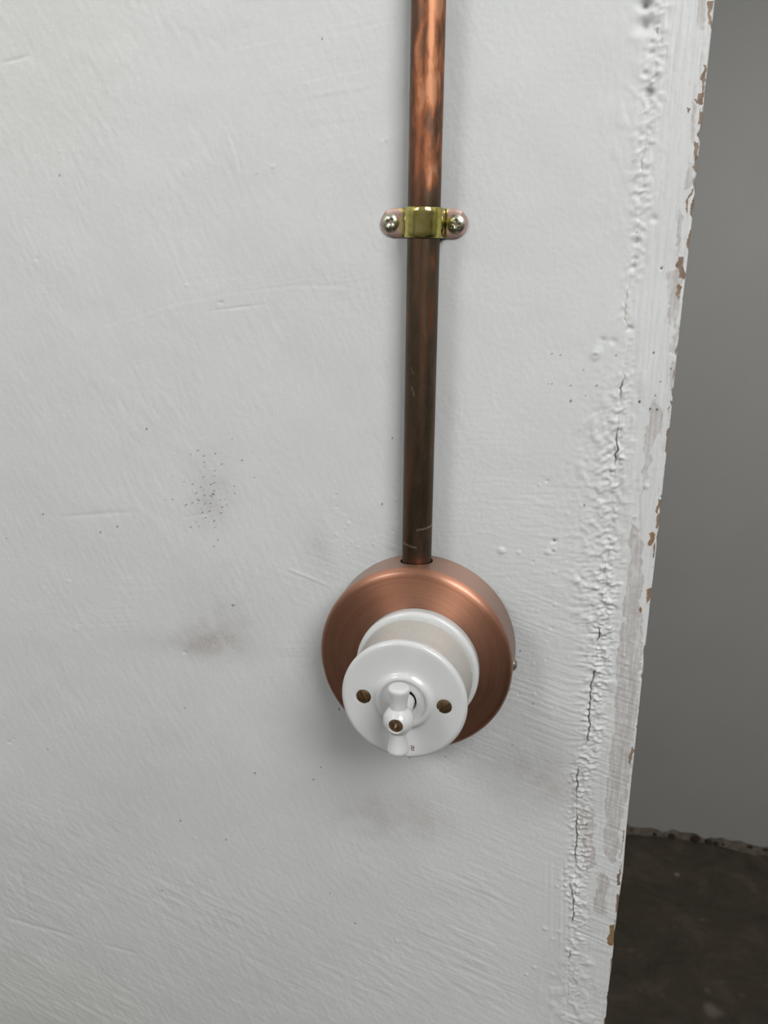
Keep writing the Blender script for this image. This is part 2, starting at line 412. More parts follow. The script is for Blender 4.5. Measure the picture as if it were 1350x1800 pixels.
PITS = [(1136, 8, 1.7, 3.0), (1137, 43, 2.2, 2.2), (1140, 166, 1.5, 1.6), (1141, 160, 1.0, 1.2), (1147, 76, .9, .8), (974, 951, .8, 1.2), (961, 846, .5, .7), (1150, 385, 1.2, .7),
    (1135, 130, .8, .8), (1145, 95, .9, .8), (1120, 425, 1.0, .9), (1116, 455, .9, .9), (1113, 470, .8, .9), (1163, 472, .4, .8), (1108, 578, 1.1, 1.1), (1060, 597, 1.0, .6),
    (1078, 600, 1.1, .7), (1046, 625, .8, .6), (409, 1065, .5, .6), (325, 1147, .9, .5), (60, 270, .4, .4), (17, 1305, 1.0, .5), (23, 1300, .7, .5), (66, 455, 1.0, .4), (623, 1625, .5, .6)]
SCRATCH = [((397, 228), (418, 292), .7, .28), ((404, 232), (424, 300), .6, -.2), ((0, 111), (52, 97), .6, -.25), ((100, 909), (245, 899), .9, -.22), ((50, 1115), (49, 1156), .5, .3),
    ((0, 1611), (130, 1648), 1.2, -.3), ((180, 1660), (245, 1677), .8, -.25), ((35, 1532), (50, 1600), 1.4, -.2), ((1130, 650), (1127, 700), 1.2, .5), ((1145, 620), (1128, 690), .9, .4),
    ((360, 548), (470, 534), .4, -.2), ((1125, 950), (1122, 860), .5, -.5), ((505, 1000), (580, 1030), .5, .3), ((320, 910), (370, 902), .5, -.15)]
rq = np.random.default_rng(21)
for k in range(70):
    a = rq.uniform()
    u, v = (rq.uniform(850, 1085), rq.uniform(840, 1260)) if a < .6 else ((rq.uniform(590, 700), rq.uniform(850, 1000)) if a < .8 else (rq.uniform(0, 900), rq.uniform(0, 1800)))
    if rq.uniform() < .6: PIMPLES.append((u, v, rq.uniform(.5, .9), rq.uniform(.25, .5)))
    else: PITS.append((u, v, rq.uniform(.35, .6), rq.uniform(.3, .6)))
def gauss_px_line(X, Z, pts, w):
    d = np.full(X.shape, 1e9)
    for p, q in zip(pts[:-1], pts[1:]): d = np.minimum(d, segdist(X, Z, p, q)[0])
    return np.exp(-.5 * (d / w) ** 2)
def brush_masks(X, Z):
    dcr = X - crack_x(Z); strip = sstep(-1.5, 1.5, dcr); w = S(f_mid, X, Z); brk = .25 + .75 * sstep(-.8, .8, w)
    side = np.clip(blob(X, Z, 960, 1180, 34, 45) + blob(X, Z, 640, 985, 20, 12) + .5 * blob(X, Z, 900, 1560, 60, 60) + .4 * blob(X, Z, 520, 1020, 40, 14) + .3 * sstep(-80, -170, Z), 0, 1) * (1 - .4 * strip) * brk
    vert = strip * (.25 + .6 * sstep(20, 90, Z)) * brk + .25 * (1 - strip) * sstep(10, 60, X) * sstep(40, 120, Z)
    stip = (1 - strip) * (.2 + .6 * sstep(60, -100, X)) * (1 - .6 * sstep(-80, -170, Z))
    return side, vert, stip
def crack_amt(Z):
    return .05 + .95 * sstep(.1, 1.3, np.interp(Z, np.linspace(Z0, Z1, 70), np.random.default_rng(3).standard_normal(70)) + .8 * sstep(60, 0, Z) * sstep(-190, -140, Z))
def height(X, Z):
    """mm out of the wall plane (towards the room)"""
    cx = crack_x(Z); dcr = X - cx                      # <0 : plaster, >0 : edge strip
    h = S(f_und, X, Z)
    px_ = X; strip = sstep(-1.5, 1.5, dcr)
    rough_left = 1 - strip
    mid = S(f_mid, X, Z); brk = sstep(-.9, .9, mid)
    # roller stipple, strongest at the upper left
    h += S(f_stip, X, Z) * .046 * rough_left * (.25 + .75 * sstep(60, -120, X)) * (.55 + .45 * brk)
    # brush strokes round and right of the plate, falling to the right
    m20 = np.clip(blob(X, Z, 960, 1170, 36, 50) + blob(X, Z, 640, 975, 18, 12) + .7 * blob(X, Z, 900, 1560, 60, 60) + .4 * blob(X, Z, 520, 1020, 40, 14), 0, 1) * rough_left
    h += S(f_b20, X, Z) * .05 * m20 * (.35 + .65 * brk)
    m30 = np.clip(sstep(-90, -200, Z), 0, 1) * rough_left * sstep(85, 40, X)
    h += S(f_b30, X, Z) * .065 * m30 * (.35 + .65 * sstep(-.8, 1.2, S(f_big, X, Z)))
    m08 = np.clip(.8 * blob(X, Z, 520, 510, 42, 8) + .6 * blob(X, Z, 560, 130, 40, 26) + .9 * blob(X, Z, 400, 1130, 40, 12) + .6 * blob(X, Z, 180, 1060, 30, 20), 0, 1)
    h += S(f_b08, X, Z) * .045 * m08 * brk
    h += S(f_hor, X, Z) * .03 * blob(X, Z, 930, 960, 28, 40) * rough_left
    # vertical brush grain on the strip, fading into side strokes lower down
    h += S(f_vert, X, Z) * .075 * strip * (.25 + .75 * sstep(0, 60, Z)) * (.3 + .7 * brk) + S(f_fine_v, X, Z) * .03 * strip
    h += S(f_b20, X, Z) * .05 * strip * sstep(60, -20, Z)
    # ropey paint along the joint
    near = np.exp(-.5 * (dcr / 3.2) ** 2); wide = np.exp(-.5 * ((dcr + 5) / 9.0) ** 2)
    zone_a = sstep(160, 115, Z) * sstep(-10, 40, Z)            # lumpy field, pixel rows 600-950
    zone_b = sstep(70, 30, Z) * sstep(-215, -130, Z)           # crusted ridge, rows 950-1500
    zone_t = sstep(180, 230, Z)
    lump = np.maximum(S(f_lump, X, Z), -.5); lump2 = np.maximum(S(f_lump2, X, Z), -.3); crust = S(f_crust, X, Z)
    h += near * lump * (.10 + .18 * zone_a + .10 * zone_b + .20 * zone_t) + near * crust * (.05 + .22 * zone_b)
    h += wide * (lump * .17 + lump2 * .22 + crust * .06) * zone_a
    h += np.exp(-.5 * ((dcr - 4.2) / 3.2) ** 2) * (lump * .15 + lump2 * .20 + crust * .26 + .25) * zone_b
    h += np.exp(-.5 * ((dcr + 4) / 4.5) ** 2) * S(f_hor, X, Z) * .13 * sstep(75, 45, Z) * sstep(-90, -20, Z)
    comb = np.exp(-.5 * ((dcr + 3) / 6) ** 2) * sstep(-118, -132, Z) * sstep(-190, -165, Z)
    h += comb * S(F_comb, X, Z) * .12
    h += wide * lump2 * .16 * sstep(-180, -210, Z) + wide * lump2 * .10 * zone_t
    h += np.exp(-.5 * ((dcr - 8) / 7) ** 2) * (lump2 * .28 + lump * .1) * sstep(-165, -200, Z)
    h += S(f_grit, X, Z) * .016
    # layered paint on the strip: the outer band sits lower where top coats have come away
    for poly, dep in STEP_POLYS:
        w = S(f_warp2, X, Z) * .35 + S(f_warp, X, Z) * .5
        ins = inpoly(X + w, Z + w, poly); h = h - ins * dep
    for u, v, r, a in PIMPLES:
        x, z = at(u, v); e = ((X - x) / r) ** 2 + ((Z - z) / r) ** 2
        h += a * .62 * np.exp(-(e ** 1.6) * .9)
    for u, v, r, a in PITS:
        x, z = at(u, v); e = ((X - x) / r) ** 2 + ((Z - z) / (r * .8)) ** 2
        h -= a * np.exp(-.5 * e)
    for p, q, w, a in SCRATCH:
        d, t = segdist(X, Z, p, q); h += a * np.exp(-.5 * (d / w) ** 2) * np.sqrt(np.clip(4 * t * (1 - t), 0.02, 1))
    # long arc left by a trowel
    h -= .05 * gauss_px_line(X, Z, [(185, 572), (300, 535), (420, 512), (520, 502), (600, 503), (640, 512)], .7)
    h += .045 * gauss_px_line(X, Z, [(185, 578), (300, 541), (420, 518), (520, 508), (600, 509)], .9)
    # the open joint itself
    amt = crack_amt(Z)
    dc = X - crack_full(Z)
    h -= np.exp(-.5 * (dc / .2) ** 2) * 1.5 * amt + np.exp(-.5 * (dc / .9) ** 2) * .08
    return h
def P_(*pts): return [at(*p) for p in pts]
# under-coat band on the strip (pixel rows 900-1560), grey primer patches higher up, brown bare chips on the arris
PRIMER = [P_((1118, 905), (1124, 880), (1139, 840), (1145, 790), (1160, 760), (1164, 720), (1150, 700), (1132, 780), (1130, 860)),
    P_((1110, 918), (1125, 930), (1131, 960), (1128, 1040), (1122, 1075), (1131, 1082), (1130, 1150), (1124, 1200), (1118, 1280), (1108, 1370), (1104, 1400), (1095, 1440), (1080, 1520),
       (1062, 1500), (1060, 1430), (1066, 1390), (1072, 1330), (1078, 1280), (1081, 1220), (1086, 1150), (1094, 1110), (1097, 1050), (1102, 1000), (1106, 950)),
    P_((1226, 0), (1243, 0), (1240, 40), (1236, 55), (1228, 50)), P_((1218, 170), (1224, 190), (1221, 260), (1214, 240)), P_((1205, 290), (1216, 290), (1212, 330), (1196, 340)),
    P_((1195, 370), (1202, 378), (1198, 430), (1190, 450), (1192, 400)), P_((1184, 560), (1190, 575), (1188, 625), (1176, 620), (1182, 600)), P_((1176, 640), (1187, 640), (1183, 690), (1174, 680)),
    P_((1170, 480), (1200, 470), (1194, 560), (1180, 570)),
    P_((1020, 1420), (1045, 1425), (1046, 1520), (1028, 1530)), P_((1050, 1530), (1070, 1540), (1066, 1610), (1048, 1600))]
STEP_POLYS = [(PRIMER[0], .10), (PRIMER[1], .20), (PRIMER[5], .15), (PRIMER[6], .15), (PRIMER[7], .12)]
CHIPS = [P_((1246, 0), (1256, 0), (1252, 56), (1246, 50)), P_((1240, 110), (1246, 112), (1243, 142), (1236, 130)), P_((1232, 155), (1238, 160), (1232, 186), (1227, 182)), P_((1222, 165), (1230, 168), (1228, 186)),
    P_((1221, 246), (1229, 250), (1222, 308), (1214, 300)), P_((1206, 345), (1211, 342), (1207, 375), (1202, 368)), P_((1195, 448), (1204, 450), (1200, 498), (1189, 495), (1190, 470)),
    P_((1206, 190), (1212, 192), (1208, 205)), P_((1190, 500), (1198, 505), (1192, 530)), P_((1178, 700), (1181, 705), (1178, 740)), P_((1160, 878), (1162, 882), (1158, 905), (1154, 900), (1155, 888)),
    P_((1112, 1310), (1114, 1320), (1108, 1345), (1104, 1340)), P_((1086, 1535), (1090, 1500), (1088, 1560), (1082, 1560)), P_((1128, 1180), (1133, 1140), (1130, 1170))]
FILL = [P_((1141, 938), (1147, 934), (1153, 939), (1150, 950), (1146, 958), (1140, 962), (1138, 955), (1143, 948)), P_((1137, 1036), (1144, 1034), (1142, 1055), (1137, 1062)),
    P_((1071, 1624), (1081, 1623), (1079, 1662), (1070, 1660), (1066, 1650), (1071, 1640)), P_((1126, 1066), (1130, 1068), (1127, 1078), (1123, 1072)), P_((1158, 876), (1163, 884), (1156, 902), (1154, 898)), P_((1133, 1135), (1136, 1138), (1131, 1150))]
SPECKS = [(970, 622, .3), (985, 624, .3), (1003, 678, .35), (1003, 705, .5), (970, 675, .3), (964, 675, .25), (1025, 650, .3), (1149, 620, .45), (1179, 648, .4), (1124, 706, .6), (1143, 719, .45), (1155, 720, .5),
    (1152, 695, .35), (1049, 678, .4), (1083, 625, .35), (1030, 696, .3), (1161, 671, .3), (974, 951, .5), (1027, 888, .45), (450, 305, .35), (104, 308, .35), (566, 68, .35), (75, 904, .4), (176, 936, .4), (206, 926, .5),
    (11, 947, .4), (672, 886, .45), (257, 754, .45), (690, 770, .4), (596, 1247, .5), (623, 1625, .45), (317, 1443, .5), (398, 1476, .4), (285, 1565, .5), (409, 1065, .6), (325, 1244, .45), (449, 1358, .5), (551, 1370, .4),
    (564, 1349, .35), (464, 1492, .3), (720, 1332, .4), (783, 1330, .35), (85, 1317, .4), (895, 1213, .5), (914, 1145, .45), (1120, 408, .3), (900, 1310, .3), (937, 1237, .35), (580, 1570, .35), (1163, 472, .45)]
rs = np.random.default_rng(11)
for k in range(150):   # peppering of dark pin-holes left of the pipe
    SPECKS.append((360 + rs.normal(0, 30), 872 + rs.normal(0, 42) , rs.uniform(.14, .30)))
def wear(X, Z):
    w = S(f_warp2, X, Z); w2 = S(f_warp, X, Z)
    jx, jz = .35 * w + .5 * w2, .5 * w2
    chip = np.zeros_like(X); prim = np.zeros_like(X); fil = np.zeros_like(X)
    for p in CHIPS: chip = np.maximum(chip, inpoly(X + jx, Z + jz * 2, p) * .9)
    for p in PRIMER: prim = np.maximum(prim, inpoly(X + jx, Z + jz, p) * .66)
    prim = np.maximum(prim, .30 * sstep(-1, 3, X - crack_x(Z)) + .12 * sstep(8, 2, EDGE - X) * sstep(40, 120, Z))
    for p in FILL: fil = np.maximum(fil, inpoly(X + .15 * w, Z + .2 * w, p) * 1.0)
    # scattered small flakes along the arris
    ed = EDGE - X
    chip = np.maximum(chip, (sstep(3.2, .4, ed) * (S(f_fine_v, X, Z) * .5 + S(f_lump2, X, Z) * .35 + .05 > .55)) * .8)
    smu = 1.0 * blob(X, Z, 378, 1128, 11, 7) + .5 * blob(X, Z, 330, 1135, 22, 4.5) + .45 * blob(X, Z, 390, 1080, 20, 14) + .55 * blob(X, Z, 560, 962, 5, 8) + .65 * blob(X, Z, 372, 870, 8, 13) \
        + .55 * blob(X, Z, 670, 1440, 20, 11) + .4 * blob(X, Z, 740, 1425, 22, 10) + .5 * blob(X, Z, 930, 1365, 18, 14) + .35 * blob(X, Z, 1000, 1380, 14, 16) + .3 * blob(X, Z, 980, 1690, 9, 12) + .2 * blob(X, Z, 1080, 890, 3, 9)
    smu = smu * (.8 + .15 * w2)
    spk = np.zeros_like(X)
    for u, v, r in SPECKS:
        x, z = at(u, v); r = r * .85
        sel = (np.abs(X - x) < 3) & (np.abs(Z - z) < 3)
        if sel.any(): spk[sel] = np.maximum(spk[sel], 1.0 * np.exp(-.5 * (((X[sel] - x) / r) ** 2 + ((Z[sel] - z) / (r * 1.2)) ** 2) ** 2))
    spk = np.maximum(spk, np.exp(-.5 * ((X - crack_full(Z)) / .2) ** 2) * sstep(.4, .95, crack_amt(Z)) * .55)      # dirt in the open joint
    for u, v, ru, rv, a in ((1136, 8, 1.0, .9, .8), (1137, 43, 1.1, 1.0, .6), (1141, 167, 1.0, .8, .5), (1146, 160, .5, .5, .4), (1060, 598, .6, .6, .3), (1116, 460, .5, .6, .35), (1118, 425, .5, .6, .4)):
        spk = np.maximum(spk, a * blob(X, Z, u, v, ru, rv))
    yel = .5 * blob(X, Z, 1100, 555, 1.2, 7) + .6 * blob(X, Z, 1086, 760, 1.0, 5) + .35 * blob(X, Z, 1092, 665, 1.5, 3)
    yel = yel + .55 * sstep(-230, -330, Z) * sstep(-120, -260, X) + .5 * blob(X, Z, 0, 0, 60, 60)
    return chip, prim, np.clip(smu, 0, 1), spk, fil, np.clip(yel, 0, 1)

ZS_f = np.arange(Z0 + 8, Z1 - 8, .56)
ZS = np.concatenate([[-1200, -800, -560, -440, -390], ZS_f, [355, 400, 520, 800, 1300, 2250]])
XS_f = np.concatenate([np.arange(X0 + 8, -60, .85), np.arange(-60, X1, .45), [X1]])
XS = np.concatenate([[-1500, -1000, -700, -500, -400, -350], XS_f])
def fade(X, Z): return sstep(X0, X0 + 25, X) * sstep(Z0, Z0 + 25, Z) * sstep(Z1, Z1 - 25, Z)
Xg, Zg = np.meshgrid(XS, ZS)
cxz = crack_full(Zg)
Xg = Xg + sstep(X1 - 45, X1, Xg) * (cxz - X1)
fd = fade(Xg, Zg)
Hg = height(Xg, Zg) * fd
Pw = np.stack([Xg / 1000, -Hg / 1000, H + Zg / 1000], -1)
me = grid_mesh('wall_front', Pw)
ch, pr, sm, spk, fil, yel = wear(Xg, Zg)
color_attr(me, 'wear', ch * fd, pr * fd, sm * fd); color_attr(me, 'marks', spk * fd, fil * fd, yel * fd); color_attr(me, 'brush', *brush_masks(Xg, Zg))
wall = link('wall_front', me, M_WALL)
struct(wall, 'rough white painted plaster wall carrying the switch and pipe')
# body of the same wall behind its face
core = link('wall_core', boxes_mesh('wall_core', [(-1.5, .087, .004, .115, 0, 3.45)]), M_ROOM, wall)

# edge strip of the opening: face, worn arris and reveal in one piece
TS = np.linspace(0, 1, 66) ** 1.12
zt = np.concatenate([[-1200, -800, -560, -440, -390], np.arange(Z0 + 8, Z1 - 8, .5), [355, 400, 520, 800, 1300, 2250]])
Tg, Zt = np.meshgrid(TS, zt)
nz_ = np.random.default_rng(5)
def n1d(scale, seed):
    k = np.random.default_rng(seed).standard_normal(int((Z1 - Z0) / scale) + 3)
    return np.interp(zt, np.linspace(Z0, Z1, len(k)), k)
edge_x = EDGE - np.maximum(0, n1d(5, 1) - .9) * .7 - np.maximum(0, n1d(1.6, 2) - 1.2) * .5 + n1d(30, 3) * .2
for (u, v, r, a) in ((1232, 237, 1.2, 1.0), (1222, 322, 1.6, 1.0), (1159, 890, 2.0, .6), (1152, 945, 2, .5), (1143, 1045, 2.2, .5), (1131, 1150, 2.5, .5), (1080, 1645, 4, .4)):
    edge_x = edge_x - a * np.exp(-.5 * ((zt - at(u, v)[1]) / r) ** 2)
ex = edge_x[:, None]; x_c = crack_full(Zt)
Xt = x_c + (ex - 1.2 - x_c) * Tg
fdt = sstep(Z0, Z0 + 25, Zt) * sstep(Z1, Z1 - 25, Zt)
Ht = height(Xt, Zt) * fdt
cols = [np.stack([Xt, -Ht, Zt], -1)]
he = Ht[:, -1:]
for a in (20, 40, 60, 80):      # rounded arris
    cols.append(np.stack([ex - 1.2 + 1.2 * math.sin(math.radians(a)), 1.2 - 1.2 * math.cos(math.radians(a)) - he * (1 - a / 90), zt[:, None]], -1))
for yy in (1.6, 4, 10, 30, 70, 115):
    cols.append(np.stack([ex + 0 * he, yy + 0 * ex, zt[:, None]], -1))
cols.append(np.stack([ex * 0 + 85, 115 + 0 * ex, zt[:, None]], -1))
Pt = np.concatenate(cols, 1)
me = grid_mesh('trim_1', np.stack([Pt[..., 0] / 1000, Pt[..., 1] / 1000, H + Pt[..., 2] / 1000], -1))
ch, pr, sm, spk, fil, yel = wear(Pt[..., 0], Pt[..., 2])
fq = sstep(Z0, Z0 + 25, Pt[..., 2]) * sstep(Z1, Z1 - 25, Pt[..., 2])
color_attr(me, 'wear', ch * fq, pr * fq, sm * fq); color_attr(me, 'marks', spk * fq, fil * fq, yel * fq); color_attr(me, 'brush', *brush_masks(Pt[..., 0], Pt[..., 2]))
trim = link('trim_1', me, M_WALL)
struct(trim, 'chipped white painted edge strip of the wall opening with bare brown patches')

# ------------------------------------------------------------------ the rest of the room
FY = 1.53
def quad_struct(name, bl, mat, label):
    o = link(name, boxes_mesh(name, bl), mat); return struct(o, label)
far_f = Field(-200, 1400, -1250, 900, 4)
quad_struct('wall_back', [(-1.6, 2.2, FY, FY + .1, -.02, 3.45)], M_FAR, 'dim grey wall of the room beyond the opening')
quad_struct('wall_left', [(-1.6, -1.5, WY, FY, 0, 3.45)], M_ROOM, 'pale wall on the left of the rooms')
quad_struct('wall_right', [(2.2, 2.3, WY, FY, 0, 3.45)], M_ROOM, 'pale wall on the right of the rooms')
quad_struct('ceiling', [(-1.6, 2.3, WY - .15, FY + .1, 3.45, 3.55)], M_CEIL, 'white ceiling')
(ra0, ra1), (rb0, rb1) = [w[:2] for w in WINDOWS]
quad_struct('wall_rear', [(-1.6, rb0, WY - .12, WY, 0, 3.45), (rb1, ra0, WY - .12, WY, 0, 3.45), (ra1, 2.3, WY - .12, WY, 0, 3.45)]
    + [(a, b, WY - .12, WY, z0, z1) for a, b, w0, w1 in WINDOWS for z0, z1 in ((0, w0), (w1, 3.45))], M_ROOM, 'pale wall with two windows behind the photographer')
quad_struct('wall_shading_lintel', [(.1145, 2.2, 0, .115, 2.40, 3.45)], M_ROOM, 'unseen wall added above the opening to shade the far wall')  # out of view, added to keep window light off the upper far wall
t = .04
for k, (a, b, WZ0, WZ1) in enumerate(WINDOWS):
    quad_struct('window_%d' % (k + 1), [(a, a + t, WY - .10, WY - .05, WZ0, WZ1), (b - t, b, WY - .10, WY - .05, WZ0, WZ1), (a, b, WY - .10, WY - .05, WZ0, WZ0 + t), (a, b, WY - .10, WY - .05, WZ1 - t, WZ1)],
        M_WOOD, ('wider' if k == 0 else 'narrower') + ' white timber window frame behind the photographer')
# floor: dense where the opening shows it
gx = np.concatenate([[-1600, -900, -300, 0], np.arange(100, 900, 4.0), [1000, 1300, 2300]])
gy = np.concatenate([[WY * 1000 - 120, -900, -200, 200, 500], np.arange(620, 1536, 4.0)])
Xf, Yf = np.meshgrid(gx, gy)
FF = Field(80, 920, 600, 1550, 3)
u1, u2_ = FF.noise(25, 12, 20), FF.noise(6, 6)
stp = np.zeros_like(Xf); brn = np.clip(sstep(.3, 1.6, FF.sample(u1, Xf, Yf)) * .8, 0, 1)
for (u, v, rx, ry, a) in ((1251, 1776, 16, 15, .55), (1190, 1537, 5, 5, 1.4), (1240, 1618, 9, 4, .3), (1243, 1741, 5, 5, .3), (1110, 1670, 8, 5, .2), (1304, 1750, 5, 4, .2), (1265, 1726, 10, 6, .15)):
    x, y = atf(u, v); e = ((Xf - x + 4 * FF.sample(u2_, Xf, Yf) * (rx > 8)) / rx) ** 2 + ((Yf - y) / ry) ** 2
    stp = np.maximum(stp, a * np.exp(-.5 * e ** 2))
Zf = FF.sample(u2_, Xf, Yf) * .5
me = grid_mesh('floor', np.stack([Xf / 1000, Yf / 1000, Zf / 1000], -1)); color_attr(me, 'stain', np.clip(stp, 0, 1), brn)
floor = link('floor', me, M_FLOOR); struct(floor, 'dark stained concrete floor beyond the opening')
# crumbling mortar line along the foot of the far wall
M_MORT = mat_plain('crumbling_mortar', (.24, .20, .155), .85, 60, .6, .002)
xs = np.arange(100, 1000, 3.0); k1 = np.interp(xs, np.arange(100, 1020, 40), np.random.default_rng(2).uniform(6, 26, 23)); k2 = np.interp(xs, np.arange(100, 1020, 12), np.random.default_rng(4).uniform(-3, 4, 77))
hgt = np.interp(xs, np.arange(100, 1020, 25), np.random.default_rng(6).uniform(3, 14, 37)) + k2
dep = np.clip(k1 + k2, 3, 40) * np.interp(xs, [100, 380, 430, 520, 560, 1000], [1, 1, .25, .3, 1.2, 1.2])
rows = [np.stack([xs, FY * 1000 + 1 + 0 * xs, hgt + 6], -1), np.stack([xs, FY * 1000 - 3 + 0 * xs, hgt + 3], -1), np.stack([xs, FY * 1000 - 4 - dep * .5, 3 + hgt * .3], -1), np.stack([xs, FY * 1000 - 4 - dep, -.5 + 0 * xs], -1)]
me = grid_mesh('trim_2', np.stack(rows, 0) / 1000); mort = link('trim_2', me, M_MORT); struct(mort, 'ragged pale mortar line at the foot of the far wall')
M_DIRT = mat_plain('brown_dirt_crumbs', (.07, .045, .03), .9, 200, .4)
def crumb(u, v, r, seed):
    bm = bmesh.new(); bmesh.ops.create_icosphere(bm, subdivisions=2, radius=1)
    q = np.random.default_rng(seed)
    for vv in bm.verts: vv.co *= q.uniform(.75, 1.2); vv.co.x *= 1.3 * r / 1000; vv.co.y *= .7 * r / 1000; vv.co.z *= .9 * r / 1000
    mm = bpy.data.meshes.new('dirt_crumb'); bm.to_mesh(mm); bm.free()
    x, z = at(u, v, FY - .008)
    o = link('dirt_crumb', mm, M_DIRT, mort, (x / 1000, FY - .008, max(r * .6, z + 1200) / 1000)); smooth(o, None)
for k, (u, v, r) in enumerate(((1222, 1477, 10), (1224, 1472, 6), (1180, 1477, 8), (1246, 1482, 8), (1258, 1485, 6), (1271, 1488, 6), (1318, 1490, 7), (1346, 1498, 7), (1150, 1470, 5), (1108, 1470, 5))): crumb(u, v, r, k)

# ------------------------------------------------------------------ copper pipe
PX = -2.217; PY = -9.0; PR = 7.5
def pipe():
    z_f = np.arange(0, 300, .55); za = np.concatenate([[0], np.arange(.55, 300, .55), [330, 400, 600, 1000, 1500, 2205]])
    nth = 112; th = np.linspace(0, 2 * np.pi, nth + 1)
    T, Z = np.meshgrid(th, za)
    P = np.stack([PR * np.cos(T), PR * np.sin(T), Z], -1)
    Zw = Z + 43.0                                           # height above the plate centre
    A = T * PR                                              # arc length; -y (front) is at 3/4 turn
    FP = Field(0, 48, 40, 345, .5)
    base = FP.noise(9, 1.6, 90); det = FP.noise(4, .9, 90); fine = FP.noise(1.6, .45, 90)
    s = lambda g: FP.sample(g, A, Zw)
    front = np.sin(T) * -1
    xw = PX + PR * np.cos(T)
    up = sstep(214, 236, Zw)
    tar_shade = .80 + .07 * s(base) + .04 * s(det)
    tar_shade_up = .46 - .12 * s(base) - .12 * s(det) - .07 * s(fine)
    tar_shade_up = tar_shade_up + .16 * sstep(-1.5, -4.5, PR * np.cos(T))  # left flank coloured darker, shade painted in on top of the tarnish
    tar_shade = tar_shade * (1 - up) + tar_shade_up * up
    red = np.clip(.15 * up + .0 * s(base), 0, 1)
    def spot(u, v, wx, wz, a, arr):
        x, z = at(u, v, (PY - PR) / 1000)
        ang = math.acos(max(-1, min(1, (x - PX) / PR))); c = (2 * math.pi - ang) * PR
        return arr + a * np.exp(-.5 * (((A - c) / wx) ** 2 + ((Zw - z) / wz) ** 2))
    for u, v, wx, wz, a in ((757, 40, 1.2, 12, -.5), (759, 62, 1.0, 5, -.35), (756, 160, 2.0, 5, -.45), (760, 172, 1.5, 4, -.3), (751, 305, 1.2, 5, -.4), (755, 318, 1.3, 5, -.45), (768, 50, .6, 20, -.25), (771, 120, .5, 16, -.3),
                            (748, 270, 1.0, 6, -.25), (745, 90, 2.2, 9, .25), (765, 215, 1.6, 8, .3), (752, 195, 1.4, 5, .25), (757, 350, 2.5, 4, .3), (740, 345, 2, 5, .2), (735, 20, 1.4, 12, .12), (757, 85, 1.0, 4, -.12), (752, 110, 2, 6, .2)):
        tar_shade = spot(u, v, wx, wz, a * .8, tar_shade)
    for u, v, wx, wz, a in ((771, 335, .7, 4, .7), (759, 460, .8, 2.6, .8), (757, 550, 1.1, 6, .55), (742, 600, 1.0, 26, .25), (755, 920, .6, 4, .6), (735, 250, 2.4, 30, .35), (720, 830, .9, 8, .3), (714, 900, .9, 20, .35), (738, 990, 3, 2, .5)):
        red = spot(u, v, wx, wz, a, red)
    # hair scratches near the foot of the pipe
    scr = np.zeros_like(tar_shade)
    def scratch(p, q, w, a):
        (xa, z_a), (xb, z_b) = at(*p, (PY - PR) / 1000), at(*q, (PY - PR) / 1000)
        f = lambda x: (2 * math.pi - math.acos(max(-1, min(1, (x - PX) / PR)))) * PR
        ca, cb = f(xa), f(xb); t_ = np.clip((A - ca) / (cb - ca), 0, 1); zz = z_a + (z_b - z_a) * t_
        return a * np.exp(-.5 * ((Zw - zz) / w) ** 2) * np.exp(-.5 * (np.maximum(0, np.abs(A - (ca + cb) / 2) - abs(cb - ca) / 2) / .3) ** 2)
    for p, q, w, a in (((733, 932), (756, 929), .22, .55), ((707, 957), (731, 963), .22, .45), ((723, 647), (725, 656), .3, .3), ((724, 682), (727, 694), .5, .3), ((722, 465), (722, 560), .2, 0)):
        scr = np.maximum(scr, scratch(p, q, w, a))
    me = grid_mesh('copper_pipe', np.stack([P[..., 0], P[..., 1], P[..., 2]], -1) / 1000)
    color_attr(me, 'tarnish_and_shade', np.clip(tar_shade, 0, 1), np.clip(red, 0, 1), np.clip(scr, 0, 1))
    bm = bmesh.new(); bm.from_mesh(me); bmesh.ops.remove_doubles(bm, verts=bm.verts, dist=1e-6)
    bm.to_mesh(me); bm.free()
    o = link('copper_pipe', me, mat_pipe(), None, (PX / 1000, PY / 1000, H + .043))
    md = o.modifiers.new('wall_thickness', 'SOLIDIFY'); md.thickness = .0009; md.offset = -1
    tag(o, 'tarnished copper pipe running up the wall from the round plate', 'pipe')
pipe()

# ------------------------------------------------------------------ saddle clip with two screws
M_CLIP = mat_clip()
M_SCREW = mat_metal('bright_zinc_screw', (.74, .72, .60), .28, 400, .2)
def dome_screw(name, R, hd, mat, cut, parent, loc, rotz=0, nr=34, nth=128, base=.5):
    """screw head facing -y; cut(x, z, r) = depth of the driver recess in mm"""
    rr = np.linspace(0, 1, nr) ** .8 * R
    verts, faces = [], []
    th = np.linspace(0, 2 * np.pi, nth, endpoint=False)
    for i, r in enumerate(rr):
        for a in th:
            x, z = r * math.cos(a), r * math.sin(a)
            d = base + hd * (1 - (r / R) ** 2.6) - cut(x, z, r)
            verts.append((x / 1000, -d / 1000, z / 1000))
    for a in th: verts.append((R * math.cos(a) / 1000, .6 / 1000, R * math.sin(a) / 1000))
    n = nth
    for i in range(nr):
        for k in range(n):
            k2 = (k + 1) % n
            faces.append((i * n + k, i * n + k2, (i + 1) * n + k2, (i + 1) * n + k))
    me = mesh_from(name, verts, faces)
    bm = bmesh.new(); bm.from_mesh(me); bmesh.ops.remove_doubles(bm, verts=bm.verts, dist=1e-7); bmesh.ops.recalc_face_normals(bm, faces=bm.faces); bm.to_mesh(me); bm.free()
    o = link(name, me, mat, parent, loc, (0, rotz, 0)); smooth(o, 40); return o
